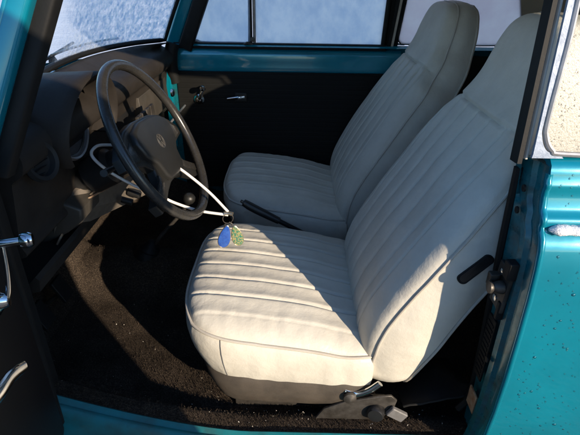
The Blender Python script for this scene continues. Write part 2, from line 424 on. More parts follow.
    bm = NB(); vs_ = grid(bm, [lay((.90, .72), .001), lay((.88, .66), .0018), lay((.5, .3), .0016), lay((.1, .05), .0016)], close_v=True); bm.faces.new(vs_[-1]); link('backrest_catch', rec(bm), M['plastic'], S)
    # hinge bracket, height-adjuster knob
    bm = NB(); ys = yc+side*.246
    mt = Matrix((V((1, 0, 0)), V((0, 0, 1)), V((0, -1, 0)))).transposed().to_4x4(); mt.translation = V((0, ys+side*.006, 0))
    prism(bm, [(.06, .325), (.195, .325), (.225, .338), (.245, .362), (.25, .392), (.235, .408), (.21, .405), (.13, .385), (.08, .36)], mt, .005, .002)
    for x, z in ((.10, .345), (.17, .355), (.235, .385)): lathe(bm, [(.008, 0), (.008, .003), (.004, .006), (0, .006)], (x, ys+side*.002 if side > 0 else ys, z), (0, side, 0), 14)
    link('hinge_bracket', rec(bm), M['steel'], S)
    bm = NB(); tube(bm, smooth_path([(.125, ys-.004, .412), (.15, ys-.006, .405), (.18, ys-.008, .42), (.205, ys-.008, .445)], 6), .009, 10, flat=((0, 1, 0), .6)); link('recline_lever', bm, M['chrome'], S)
    bm = NB(); lathe(bm, [(0, 0), (.015, 0), (.015, .006), (.007, .01), (0, .012)], (.138, ys+side*.012, .403), (0, side, 0), 16); link('lever_pivot', bm, M['steel'], S)
    bm = NB(); lathe(bm, [(.0, 0), (.018, 0), (.021, .004), (.021, .02), (.017, .026), (0, .027)], (.205, ys+side*.004, .357), (-.25, side, .1), 20); link('adjuster_knob', bm, M['plastic'], S)
    bm = NB(); box(bm, (.252, ys+side*.018, .356), (.046, .012, .028), Matrix.Rotation(R(32), 3, 'Y'), .005); link('belt_anchor_cover', bm, M['grey_plastic'], S)
    # boxing seam near the front corner and small maker's tab
    bm = NB()
    i0 = min(range(len(base)), key=lambda i: (base[i]-V((-.16, yc+side*.25, .56))).length); p = base[i0]; dd = dirs(p)
    tube(bm, [p+dd*(o+.0012)+V((.034*(-dz/.132)**1.3*max(0, (xm-p.x)/L)**1.5, 0, dz)) for o, dz in prof[:6]], .0009, 6); link('stitching', bm, M['seam'], S)
    return S
driver = make_seat(-.328, 'cream pleated driver seat nearest the open door, its cushion half in sun', htop=.955, hw=.008, W=.256)
passenger = make_seat(.32, 'cream pleated passenger seat on the far side, wholly in shade', .014, .912, .022)
passenger.name = 'front_seat.001'

# ---- floor, tunnel, sills, bulkheads
def chan(x, y):        # heater channels under the carpet, climbing towards the hinge post
    return (.023+.11*(max(0, -.10-x)/.43)**1.5)*max(0, min(1, (abs(y)-.545)/.03))
bm = NB(); rows = []
nx, ny = 150, 90
for i in range(nx+1):
    x = -1.0+i*(2.1)/nx; row = []
    for j in range(ny+1):
        y = -.626+j*1.252/ny; z = .30
        z += .11*math.exp(-(abs(y)/.10)**4)                       # tunnel
        z += chan(x, y)
        if x < -.72: z += (-.72-x)*1.1
        z += .003*nz((x, y, 0), 9)+.0015*nz((x, y, 3), 60)
        if x > .5: z += .0
        row.append((x, y, z))
    rows.append(row)
grid(bm, rows); carpet = link('carpet', rec(bm), M['carpet'], car)
# pile: short tufts standing up where the camera looks down onto the carpet
bm = NB(); rr = random.Random(3)
for _ in range(26000):
    x = rr.uniform(-.85, .45); y = rr.uniform(-.618, -.36) if rr.random() < .62 else rr.uniform(-.36, .25)
    if y > -.36 and x > -.2: continue
    z = .30+.11*math.exp(-(abs(y)/.10)**4)+chan(x, y)+.003*nz((x, y, 0), 9)
    if x < -.72: z += (-.72-x)*1.1
    h = rr.uniform(.003, .007); a = rr.uniform(0, 2*PI); w = .0011; dx, dy = math.cos(a)*w, math.sin(a)*w; lx, ly = rr.uniform(-.003, .003), rr.uniform(-.003, .003)
    bm.faces.new((bm.verts.new((x-dx, y-dy, z-.001)), bm.verts.new((x+dx, y+dy, z-.001)), bm.verts.new((x+lx, y+ly, z+h))))
t_ = link('carpet_pile', bm, M['carpet'], carpet, smooth=False); t_['kind'] = 'stuff'
# grit lying in the carpet
bm = NB()
for _ in range(230):
    x = rr.uniform(-.8, .42); y = rr.uniform(-.57, -.1)
    if x > -.2: y = rr.uniform(-.618, -.5)
    z = .303+chan(x, y); s = rr.uniform(.0008, .0022)
    if rr.random() < .06: s *= 1.8
    tmp = [bm.verts.new(V((x, y, z+.003))+V((rr.uniform(-1, 1), rr.uniform(-1, 1), rr.uniform(-.5, 1)))*s) for _k in range(4)]
    for f in ((0, 1, 2), (0, 2, 3), (0, 3, 1), (1, 3, 2)): bm.faces.new([tmp[q] for q in f])
g_ = link('floor_grit', rec(bm), M['beige'], carpet, smooth=False); g_['kind'] = 'stuff'

def sill(s):
    bm = NB(); P = [(.622, .26), (.622, .318), (.624, .327), (.629, .331), (.635, .329), (.642, .326), (.648, .330), (.654, .330), (.660, .325), (.666, .316), (.671, .309), (.675, .30), (.675, .24), (.622, .24)]
    rings = []
    for i in range(41):
        x = -.56+i*1.04/40; up = .11*(max(0, -.10-x)/.43)**1.5
        rings.append([(x, s*a, z+(up if z > .31 else 0)) for a, z in P])
    loft(bm, rings); return link('sill', rec(bm), M['teal_sill'], car)
s_near = sill(-1); s_far = sill(1)
bm = NB(); box(bm, (-.84, 0, .59), (.02, 1.16, .62), Matrix.Rotation(R(-8), 3, 'Y')); link('bulkhead', bm, M['black_vinyl'], car); bm = NB(); bb(bm, (1.35, -.6, .28), (1.38, .6, .98)); link('rear_bulkhead', bm, M['black_vinyl'], car)
# kick panels / front inner side walls
for s in (-1, 1):
    bm = NB(); bb(bm, (-.90, s*.585, .28), (-.56, s*.60, .90), .003); link('kick_panel', bm, M['card'], car)
    bm = NB(); bb(bm, (.46, s*.590, .28), (1.36, s*.605, .985), .003); link('rear_side_panel', bm, M['card'], car)

# ---- body side (outer skin) --------------------------------------------------
PROF = [(.604, 1.016), (.618, 1.018), (.632, 1.016), (.641, 1.008), (.645, .994), (.646, .984), (.649, .979), (.6505, .973), (.648, .967), (.650, .955), (.654, .940), (.658, .931), (.663, .928), (.667, .922),
        (.669, .915), (.667, .908), (.672, .899), (.680, .890), (.686, .872), (.691, .84), (.697, .78), (.701, .70), (.704, .60), (.703, .50), (.697, .42), (.688, .36), (.675, .31)]
def skin_y(z):
    z = min(z, 1.0)
    for (a, p), (b, q) in zip(PROF[3:], PROF[4:]):
        if q <= z <= p: t = (p-z)/(p-q) if p != q else 0; return a+(b-a)*t
    return .70
def side_panel(s, x0, x1, name, mat):
    bm = NB(); rings = []; n = 60
    for i in range(n+1):
        x = x0+(x1-x0)*i/n; ar = max(0, (x-.95))*.25
        outer = [(x-(.0 if i else .0), s*(y+(.0 if z > .9 else ar*.3)), z) for y, z in PROF]
        inner = [(x, s*(y-.012), z-(.008 if z > 1 else 0)) for y, z in PROF][::-1]
        rings.append(outer+inner)
    shell(bm, rings); return link(name, rec(bm), mat, car, angle=50)
qp = side_panel(-1, .412, 1.9, 'quarter_panel', M['teal'])
side_panel(1, .43, 1.9, 'quarter_panel', M['teal'])
# rolled front edge of the near quarter panel
bm = NB(); tube(bm, [(.413, -(y-.005), z) for y, z in PROF[4:]], .0062, 10); link('panel_edge', bm, M['teal'], qp)
# front fenders and hood
for s in (-1, 1):
    bm = NB(); rows = []
    for i in range(31):
        t = i/30; x = -.56-1.35*t; row = []
        for j in range(17):
            a = PI*.5*j/16; top = .98-.40*t**2.2; row.append((x, s*(.50+.17*math.sin(a)+.06*t*math.sin(a)), .30+(top-.30)*math.cos(a)**.5 if j < 16 else .30))
        rows.append(row)
    grid(bm, rows); link('front_fender', rec(bm), M['teal'], car)
M['hood'] = pmat('frosted_teal_hood', (.62, .66, .66), (.30, .45, .48), .6, nscale=26, bump=.6, bscale=200, lo=.45, hi=.7)
bm = NB(); rows = []
for i in range(31):
    t = i/30; row = []
    for j in range(31):
        s = -1+2*j/30; x = -.68-.02*abs(s)-1.2*t+.12*s*s*(1-t)+.25*s*s*t; row.append((x, s*(.58-.12*t), .985-.50*t**2.4-.05*s*s-.02*t))
    rows.append(row)
grid(bm, rows); link('hood', rec(bm), M['hood'], car)

# ---- roof, headliner, pillars
def roof_pts(off):
    rows = []
    for i in range(41):
        x = -.36+i*2.15/40; row = []
        for j in range(31):
            s = -1+2*j/30; hw = .565 if x < .8 else .565-.12*(x-.8)
            y = s*hw; crown = .10*(1-abs(s)**2.6); sag = 0
            if x > .7: sag = .42*((x-.7)/1.09)**2.0
            if x < -.2: sag += .5*(-.2-x)**2*4
            row.append((x-.07*(1-s*s)*(1 if x < 0 else 0)*max(0, -x/.36), y, 1.375+crown-sag-off))
        rows.append(row)
    return rows
bm = NB(); a = grid(bm, roof_pts(0)); link('roof', rec(bm), M['teal'], car)
bm = NB(); a = grid(bm, roof_pts(.018)); link('headliner', rec(bm), M['headliner'], car)
def bar(bm, p0, p1, w, d, wdir):
    """rectangular bar p0-p1; w across wdir, d across the other"""
    p0, p1 = V(p0), V(p1); t = (p1-p0).normalized(); u = V(wdir); u = (u-t*u.dot(t)).normalized(); v = t.cross(u); rings = []
    for p in (p0, p1):
        rg = []
        for k in range(24):
            a = 2*PI*k/24; c, s_ = math.cos(a), math.sin(a)
            rg.append(p+u*w/2*math.copysign(abs(c)**.4, c)+v*d/2*math.copysign(abs(s_)**.4, s_))
        rings.append(rg)
    loft(bm, rings)
def tumble(s, z, off=0): return s*(.632-.20*(z-1.0)+off)
for s in (-1, 1):
    # A pillar, painted, with an outer rain channel, and the black door seal inside it
    dx = .028 if s < 0 else .040; wd = .034 if s < 0 else .050
    bm = NB(); bar(bm, (-.560+dx, s*.632, .975), (-.350+dx, s*.560, 1.42), wd, .034, (1, 0, -.45)); ap = link('front_pillar', rec(bm), M['teal'], car)
    bm = NB(); bar(bm, (-.577+dx, s*.644, .975), (-.368+dx, s*.571, 1.42), .008, .012, (1, 0, -.45)); link('rain_channel', rec(bm), M['teal'], ap)
    dx = .018 if s < 0 else .060; z0_ = .965 if s < 0 else 1.0
    bm = NB(); bar(bm, (-.525+dx+(z0_-.965)*.46, s*.608, z0_), (-.315+dx, s*.540, 1.42), .034 if s < 0 else .054, .034, (1, 0, -.45)); link('pillar_seal', rec(bm), M['rubber'], ap)
    bm = NB(); bb(bm, (-.615, s*.604, .34), (-.555, s*.66, .985), .008); hp_ = link('hinge_post', bm, M['teal_old'], car)
    bm = NB(); bb(bm, (-.575, s*.592, .45), (-.528, s*.640, .985), .012); link('post_shade_strip', bm, M['rubber'], hp_)  # black strip added to paint the shade on the inner post
    # roof rail over the doors
    if s > 0: bm = NB(); bb(bm, (-.62, .594, .34), (-.485, .604, .985), .003); link('inner_post', bm, M['teal_old'], hp_)
    bm = NB(); tube(bm, smooth_path([(-.30, s*.552, 1.40), (-.1, s*.558, 1.392), (.3, s*.56, 1.388), (.8, s*.55, 1.37), (1.1, s*.53, 1.30)], 6), .022, 10); link('roof_rail', bm, M['teal'], car)

# near B pillar, layered: black seal, beige strip, frosted window moulding
def pil(s, x0, x1, o0, o1, z0=1.012, z1=1.385):
    bm = NB(); rings = []
    for i in range(13):
        z = z0+(z1-z0)*i/12; y0 = tumble(s, z, o0); y1 = tumble(s, z, o1)
        xs = .06*(z-1.01)
        rings.append([(a_+xs, b_, z) for a_, b_ in ((x0, y0), (x0+.002, y1-s*.003), (x0+.004, y1), (x1-.002, y1), (x1, y1-s*.004), (x1, y0))])
    loft(bm, rings); return rec(bm)
for s in (-1, 1):
    bp_ = link('rear_door_pillar', pil(s, .3722, .3815, -.020, -.006), M['beige'], car)
    if s > 0: link('pillar_filler', pil(s, .342, .402, -.002, .006), M['rubber'], bp_)
    link('door_seal', pil(s, .3585, .3718, -.022, -.002, 1.006), M['rubber'], bp_)

# quarter windows
def quarter(s, glassmat, name='quarter_window'):
    def pt(x, z, off=0): return V((x, tumble(s, z, off), z))
    out = [(.418, 1.385-.03), (.408, 1.20), (.397, 1.08), (.399, 1.05), (.412, 1.030), (.435, 1.024), (.60, 1.022), (.80, 1.024), (.862, 1.034), (.880, 1.065), (.872, 1.11), (.83, 1.21), (.775, 1.30), (.74, 1.335), (.70, 1.350), (.45, 1.360)]
    path = smooth_path([pt(x, z) for x, z in out], 5, True)
    bm = NB(); cx = sum((p for p in path), V())/len(path)
    rings = [[p+V((0, s*o, 0)) for p in path] for o in (-.002, .002)]
    vs = grid(bm, rings, close_v=True)
    for rg in vs: bm.faces.new(rg)
    w = link(name, rec(bm), glassmat, car, smooth=False)
    if s < 0: w['label'] = 'wet near side quarter window dotted with droplets'
    bm = NB(); tube(bm, [p+V((0, s*.003, 0)) for p in path], .0045, 8, True); link('window_seal', bm, M['rubber'] if s > 0 else M['alloy'], w)
    # flat frosted moulding between pillar and glass, flaring at the lower front corner
    bm = NB(); inner = [(.413, 1.35), (.404, 1.2), (.392, 1.08), (.392, 1.052), (.404, 1.029), (.432, 1.0225)]
    a = smooth_path([pt(x, z, .004) for x, z in inner], 6); m_ = len(a)
    b = [V((.382+.06*(p.z-1.01), tumble(s, p.z if p.z > 1.03 else p.z, .004), p.z)) for p in a]
    zlow = 1.0175; lo = [V((.3815, tumble(s, zlow, .004), zlow)), V((.432, tumble(s, zlow, .004), zlow))]
    rows = [[p for p in b[:-1]]+[lo[0]], a[:-1]+[lo[1]]]
    # build as strip with thickness
    verts_f = [[q for q in r] for r in rows]
    back = [[q-V((0, s*.006, 0)) for q in r] for r in rows]
    grid(bm, [back[0], verts_f[0], verts_f[1], back[1]])
    link('window_moulding', rec(bm), M['frost_trim'], w)
    return w
qn = quarter(-1, M['wet']); qf = quarter(1, M['frost_rear'])
# C pillars and rear body closing
for s in (-1, 1):
    bm = NB(); rows = []
    for i in range(25):
        z = 1.0+.37*i/24; x0 = .874-.36*max(0, z-1.08)-.05*max(0, (z-1.28)/.1)**2; row = []
        for j in range(9): x = x0+(1.75-.6*((z-1)/.37)**2-x0)*j/8; row.append((x, tumble(s, z)-s*.03*(x-.9), z))
        rows.append(row)
    grid(bm, rows); cp = link('rear_pillar', rec(bm), M['teal'], car)
    bm = NB(); grid(bm, [[(x, y-s*.016, z) for x, y, z in r] for r in rows]); link('pillar_trim', rec(bm), M['headliner'], cp)
    bm = NB(); bb(bm, (.41, s*.50, 1.345), (1.2, s*.545, 1.375), .008); link('roof_trim', bm, M['headliner'], car)
bm = NB(); rows = []
for i in range(21):
    t = i/20; row = []
    for j in range(21): s = -1+2*j/20; row.append((1.36+.75*math.sin(t*PI/2)-.12*s*s, s*.62, 1.02+.0*t-(.62*(1-math.cos(t*PI/2)))-.05*s*s))
    rows.append(row)
grid(bm, rows); link('engine_lid', rec(bm), M['teal'], car)
bm = NB(); rows = [[(1.30+.22*t-.03*(s*s), s*.5, 1.24-.22*t) for s in [-1+.1*k for k in range(21)]] for t in (0, .5, 1)]
grid(bm, rows); link('rear_window', rec(bm), M['frost_side'], car)
# rear bench
bm = NB()
def puff(bm, c, s, rot=None, bev=.04): box(bm, c, s, rot, bev)
puff(bm, (.88, 0, .50), (.42, 1.10, .16), None, .05)
rb_ = empty('rear_bench', (0, 0, 0), car)
link('bench_cushion', bm, M['vinyl'], rb_)
bm = NB(); path = []
rings = []
for i in range(33):
    y = -.56+1.12*i/32; e = 1-abs(y/.56)**10; h = .10+.40*max(e, .25)**.5; rg = []
    for k in range(40):
        a = 2*PI*k/40; cx_, sx_ = math.cos(a), math.sin(a); u_ = .055*math.copysign(abs(cx_)**.5, cx_); v_ = .25*math.copysign(abs(sx_)**.6, sx_)*(.8+.2*max(0, e))
        if abs((y/.07)-round(y/.07)) < .1: u_ *= .93
        rg.append((1.08+u_+v_*.36, y, .83+v_))
    rings.append(rg)
loft(bm, rings); link('bench_backrest', rec(bm), M['vinyl'], rb_)
bm = NB(); bb(bm, (1.10, -.58, .97), (1.40, .58, .985), .005); link('parcel_shelf', bm, M['black_vinyl'], car)

# ---- near jamb (faces forward) with latch hardware
jam = NB(); rings = []
zz_ = [.34+.665*i/40 for i in range(41)]
for z in zz_:
    yo = skin_y(z)-.004; xi = .380+.034*max(0, (1.0-z)/.65)**.8
    P = [(.4135, -yo), (.4105, -yo+.006), (.4075, -yo+.016), (.4065, -(yo-.026)), (.3985, -(yo-.031)), (.3965, -(yo-.044)), (xi+.010, -(yo-.052)), (xi+.004, -.600), (xi+.004, -.588), (xi+.003, -.582), (.4175, -.582), (.4175, -yo)]
    rings.append([(x, y, z) for x, y in P])
loft(jam, rings); jamb = link('door_jamb', rec(jam), M['teal_old'], car, angle=30)
bm = NB(); tube(bm, smooth_path([(.386, -.590, .985), (.392, -.590, .85), (.401, -.590, .70), (.410, -.588, .55), (.414, -.586, .42), (.395, -.586, .372)], 6), .008, 8); link('door_seal', bm, M['rubber'], jamb)
jx = lambda z: .372+.04*max(0, (1.0-z)/.65)**.8
def plate(bm, x, y0, y1, z0, z1, t=.004, bev=.0015): bb(bm, (x-t, y0, z0), (x, y1, z1), bev)
bm = NB(); box(bm, (.392, -.632, .762), (.008, .050, .090), Matrix.Rotation(R(2), 3, 'Y'), .003); st = link('striker_plate', bm, M['steel'], jamb)
for z, r in ((.793, .007), (.733, .007)): bm = NB(); lathe(bm, [(0, 0), (r, 0), (r, .003), (r*.5, .0045), (0, .0045)], (.388, -.628, z), (-1, 0, 0), 16); link('bolt', bm, M['chrome'], st)
bm = NB(); lathe(bm, [(0, 0), (.013, 0), (.013, .004), (.009, .018), (.012, .022), (.012, .026), (0, .027)], (.388, -.642, .768), (-1, 0, 0), 18); box(bm, (.377, -.622, .772), (.018, .016, .028), None, .003); link('striker_pin', bm, M['steel'], st)
bm = NB(); bb(bm, (.380, -.662, .795), (.398, -.640, .83), .004); link('rubber_buffer', bm, M['rubber'], jamb); bm = NB(); bb(bm, (.384, -.655, .70), (.398, -.645, .74), .003); link('rubber_buffer', bm, M['rubber'], jamb)
bm = NB(); bb(bm, (.3965, -.640, .52), (.4005, -.606, .68), .0018)
for k in range(12): bb(bm, (.3945, -.636, .53+k*.012), (.3975, -.610, .535+k*.012))
link('vent_grille', bm, M['rubber'], jamb)
bm = NB(); bb(bm, (.398, -.644, .425), (.402, -.606, .475), .0015); bm2 = NB(); link('rusty_plate', bm, M['rust'], jamb); bm2.free()
for y, z in ((-.618, .958), (-.615, .915), (-.655, .60)): bm = NB(); lathe(bm, [(0, 0), (.0065, 0), (.0065, .0025), (.004, .003), (0, .001)], (.391, y, z), (-1, 0, 0), 14); link('hole_disc', bm, M['rubber'], jamb)  # dark discs painted in for the shaded holes of the jamb
# black plastic cover on the floor behind the seat
bm = NB(); rows = []
for i in range(13):
    for_ = []
    t = i/12
    for j in range(9): u_ = j/8; for_.append((.27+.17*t, -.575+.20*u_, .362-.04*u_+.05*t*(1-u_)+.035*math.sin(PI*u_)*math.sin(PI*t)+.004*nz((t*3, u_*3, 0), 2)))
    rows.append(for_)
grid(bm, rows); link('floor_mat', rec(bm), M['black_vinyl'], car)
bm = NB(); tube(bm, [(r[0][0], r[0][1], r[0][2]) for r in rows], .003, 8); link('mat_edge', bm, M['rubber'], car)

# ---- far door (closed)
fd = empty('door', (0, 0, 0), car); fd['label'] = 'closed passenger door with black card and frosted windows'
bm = NB(); bb(bm, (-.50, .606, .37), (.425, .66, .985), .004); link('door_shell', bm, M['teal_old'], fd)
side = NB(); rings = []
for i in range(21):
    x = -.50+.93*i/20; rings.append([(x, y, z) for y, z in PROF]+[(x, y-.01, z-(.006 if z > 1 else 0)) for y, z in PROF][::-1])
shell(side, rings); link('door_skin', rec(side), M['teal'], fd)
bm = NB(); rings = []      # painted inner rail below the glass
for i in range(31):
    x = -.498+.915*i/30; rings.append([(x, y, z) for y, z in ((.640, 1.000), (.622, 1.000), (.611, .997), (.604, .988), (.6015, .974), (.6010, .95), (.6005, .93), (.599, .918), (.603, .905), (.640, .905))])
loft(bm, rings); link('inner_rail', rec(bm), M['teal'], fd)
bm = NB(); bb(bm, (-.492, .588, .40), (.412, .6035, .912), .006); link('door_card', bm, M['card'], fd)
bm = NB(); bb(bm, (-.495, .604, .998), (.355, .630, 1.021), .004); link('beltline_seal', bm, M['rubber'], fd)
def tb(s, x, z, off=0): return V((x, tumble(s, z, off), z))
def pane(s, pts, name, mat, parent, off=0):
    path = smooth_path([tb(s, x, z, off) for x, z in pts], 4, True); bm = NB()
    vs = grid(bm, [[p+V((0, o, 0)) for p in path] for o in (-.002, .002)], close_v=True)
    for rg in vs: bm.faces.new(rg)
    return link(name, rec(bm), mat, parent, smooth=False), path
def door_windows(s, par, glass, xf=None):
    vent = [(-.415, 1.040), (-.400, 1.024), (-.370, 1.018), (-.26, 1.018), (-.198, 1.018), (-.192, 1.025), (-.186, 1.15), (-.182, 1.33), (-.20, 1.345), (-.25, 1.345), (-.28, 1.335), (-.32, 1.25), (-.37, 1.14)]
    v, path = pane(s, vent, 'vent_window', glass, par)
    bm = NB(); tube(bm, [p-V((0, s*.004, 0)) for p in path], .006, 8, True); link('vent_frame', bm, M['frost_trim'], v)
    bm = NB(); tube(bm, [tb(s, x, z, -.006) for x, z in smooth2([(-.455, 1.02), (-.43, 1.005), (-.38, 1.004), (-.25, 1.004)])], .006, 8)
    tube(bm, [tb(s, x, z, -.004) for x, z in [(-.448, 1.03), (-.30, 1.35)]], .007, 8); link('frame_trim', bm, M['alloy'], v)
    bm = NB(); bar(bm, tb(s, -.172, 1.0, -.004), tb(s, -.164, 1.36, -.004), .012, .016, (1, 0, 0)); link('window_divider', rec(bm), M['alloy'], par)
    bm = NB(); bar(bm, tb(s, -.184, 1.0, -.006), tb(s, -.176, 1.36, -.006), .008, .014, (1, 0, 0)); link('divider_seal', rec(bm), M['rubber'], par)
    bm = NB(); tube(bm, [tb(s, -.215, 1.012, -.02), tb(s, -.20, 1.022, -.026), tb(s, -.178, 1.018, -.02)], .006, 8); lathe(bm, [(0, 0), (.009, 0), (.009, .012), (0, .014)], tb(s, -.178, 1.035, -.012), (0, -s, 0), 14); link('vent_latch', bm, M['steel'], v)
    main = [(-.164, 1.03), (-.158, 1.014), (-.14, 1.010), (.0, 1.010), (.15, 1.010), (.31, 1.010), (.332, 1.014), (.337, 1.03), (.337, 1.12), (.337, 1.23), (.337, 1.33), (.331, 1.348), (.31, 1.353), (.15, 1.353), (.0, 1.353), (-.135, 1.353), (-.155, 1.348), (-.162, 1.33), (-.163, 1.23), (-.164, 1.12)]
    w, path = pane(s, main, 'side_window', glass, par)
    bm = NB(); tube(bm, [tb(s, -.455, 1.0, .0), tb(s, -.29, 1.372), tb(s, -.25, 1.378), tb(s, .33, 1.378), tb(s, .345, 1.36), tb(s, .345, 1.0)], .011, 10); link('window_frame', bm, M['rubber'], par)
def smooth2(p): return [(q.x, q.y) for q in smooth_path([(a, b, 0) for a, b in p], 5)]
door_windows(1, fd, M['frost_side'])
# window crank and inner handle on the far door
def crank(par, o, n, up, knobdir=1, s=1.0):
    """o pivot on panel, n panel normal, up arm direction"""
    o, n, up = V(o), V(n).normalized(), V(up).normalized()
    h = empty('window_crank', (0, 0, 0), par)
    bm = NB(); lathe(bm, [(0, 0), (.021, 0), (.021, .004), (.013, .010), (.010, .018), (0, .020)], o, n, 24); link('escutcheon', bm, M['chrome'], par).name = 'crank_escutcheon'
    bpy.data.objects.remove(h)
    bm = NB(); tube(bm, smooth_path([o+n*.014, o+n*.020+up*.015, o+n*.024+up*.045, o+n*.026+up*.082*s], 6), lambda t: .0072-.0022*t, 12, flat=(n, .6)); a = link('window_crank', bm, M['chrome'], par)
    bm = NB(); e = o+n*.024+up*.08*s; lathe(bm, [(0, 0), (.0065, 0), (.0065, .024), (.0105, .026), (.0118, .030), (.0118, .038), (.0095, .042), (0, .043)], e, n, 24); link('crank_knob', bm, M['chrome'], a)
crank(fd, (-.405, .588, .800), (0, -1, 0), (.45, 0, .9), s=.8)
bm = NB(); bb(bm, (-.255, .578, .795), (-.205, .590, .830), .005); hh = link('release_recess', bm, M['plastic'], fd)
bm = NB(); tube(bm, smooth_path([(-.215, .572, .815), (-.24, .566, .813), (-.285, .570, .806)], 6), lambda t: .0075-.003*t, 10, flat=((0, 1, 0), .5)); link('release_handle', bm, M['chrome'], fd)
# teal lower post and black corner trim by the far end of the dash
bm = NB(); bb(bm, (-.535, .556, .60), (-.508, .588, .93), .006); link('dash_end_bracket', bm, M['teal'], car)
bm = NB(); tube(bm, smooth_path([(-.50, .585, .87), (-.505, .575, .93), (-.50, .575, .985), (-.49, .58, 1.02)], 5), .026, 14); link('pillar_corner_trim', bm, M['rubber'], car)

# ---- near door (open)
TH = R(68); H = V((-.50, -.665, 0)); D = V((math.cos(TH), -math.sin(TH), 0)); Nn = V((math.sin(TH), math.cos(TH), 0))
nd = empty('door.001', (0, 0, 0), car); nd['label'] = 'open driver door seen edge-on at the left with chrome window crank'
DM = Matrix((D, -Nn, V((0, 0, 1)))).transposed().to_4x4(); DM.translation = H     # local: x along door, y outward, z up
def place(o): o.matrix_local = DM; return o
bm = NB(); bb(bm, (.012, .012, .36), (.925, .05, .99), .006); place(link('door_shell', bm, M['teal_old'], nd))
bm = NB(); rings = []
for i in range(21):
    x = .0+.93*i/20; rings.append([(x, y-.60, z) for y, z in PROF]+[(x, y-.61, z-(.006 if z > 1 else 0)) for y, z in PROF][::-1])
shell(bm, rings); place(link('door_skin', rec(bm), M['teal'], nd))
bm = NB(); bb(bm, (.02, -.004, .40), (.91, .012, .93), .005); place(link('door_card', bm, M['black_vinyl'], nd))
bm = NB(); tube(bm, smooth_path([(.004, .004, .40), (.000, .002, .6), (.0, .002, .85), (.004, .004, .98)], 5), .008, 8); place(link('door_seal', bm, M['rubber'], nd))
for p in ([(.03, .0, .99), (.215, -.0, 1.36), (.84, 0, 1.378), (.85, 0, .99)],):
    bm = NB(); tube(bm, [V((x, .02-.2*(z-1)*-1*-1, z)) for x, y, z in p], .012, 10); place(link('window_frame', bm, M['rubber'], nd))
bm = NB(); vs = [(.045, 1.0), (.32, 1.0), (.32, 1.36), (.22, 1.35)]
grid(bm, [[V((x, .02-.2*(z-1)+o, z)) for x, z in vs] for o in (-.002, .002)], close_v=True)
place(link('vent_window', rec(bm), M['frost_side'], nd))
bm = NB(); tube(bm, [(.33, .02, .99), (.33, -.055, 1.37)], .008, 8); place(link('window_divider', bm, M['alloy'], nd))
pO = H+D*.152+V((0, 0, .842))+Nn*.004
crank(nd, pO, Nn, V((0, 0, 1))-D*.30, s=1.06)
bm = NB(); q0 = H+V((0, 0, 0))
def dl(x, y, z): return H+D*x+Nn*y+V((0, 0, z))
tube(bm, smooth_path([dl(.375, .02, .846), dl(.34, .034, .840), dl(.306, .042, .832), dl(.278, .050, .818)], 6), lambda t: .013-.006*t, 12, flat=(Nn, .5)); link('pull_handle', bm, M['chrome'], nd)
bm = NB(); lathe(bm, [(0, 0), (.02, 0), (.02, .006), (.012, .012), (0, .013)], dl(.38, .004, .846), Nn, 20); link('handle_base', bm, M['plastic'], nd)

# ---- windshield
def ws_pt(s, t):      # s across -1..1, t bottom..top
    xb, zb = -.520-.115*(1-s*s), 1.030+.022*(1-s*s); xt, zt_ = -.315-.11*(1-s*s), 1.395+.06*(1-s*s)
    return V((xb+(xt-xb)*t-.012*math.sin(PI*t), s*(.585-.05*t), zb+(zt_-zb)*t))
bm = NB(); rows = [[ws_pt(-1+2*j/40, i/12) for j in range(41)] for i in range(13)]
vs = grid(bm, rows+[]); bm2 = None
wsd = link('windshield', rec(bm), M['frost_ws'], car)
bm = NB(); per = [ws_pt(-.99+1.98*j/40, 0.005) for j in range(41)]+[ws_pt(.99, i/10) for i in range(1, 11)]+[ws_pt(.99-1.98*j/40, .995) for j in range(1, 41)]+[ws_pt(-.99, 1-i/10) for i in range(1, 10)]
tube(bm, per, .009, 8, True); link('windshield_seal', bm, M['rubber'], wsd)
bm = NB()   # wiper parked low on the outside
pp = [ws_pt(-.15+.7*k/10, .06)+V((-.02, 0, .0)) for k in range(11)]; tube(bm, pp, .0035, 6); tube(bm, [pp[4]+V((-.01, 0, .01)), pp[0]+V((-.05, -.02, -.03))], .004, 6); link('wiper', bm, M['plastic'], wsd)

# ---- dashboard
dash = empty('dashboard', (0, 0, 0), car)
def dprof(y):
    s = y/.585; f = 1-s*s
    xb, zb = -.518-.115*f, 1.022+.022*f
    # profile from glass edge back over the brow and down the face
    return [(xb+.004, zb), (xb+.03, zb+.000), (-.535-.01*f, 1.012), (-.508, 1.000), (-.492, .985), (-.488, .965), (-.494, .945), (-.506, .935),
            (-.518, .925), (-.522, .90), (-.528, .86), (-.534, .82), (-.536, .79), (-.530, .775), (-.540, .765), (-.60, .765), (-.66, .80), (-.68, .95)]
bm = NB(); rings = []
for i in range(61):
    y = -.575+1.15*i/60
    pts = smooth_path([(x, y, z) for x, z in dprof(y)], 3)
    rings.append([p+V((0, 0, .0015*nz(p, 9))) for p in pts])
loft(bm, rings); link('dash_pad', rec(bm), M['dash'], dash, angle=70)
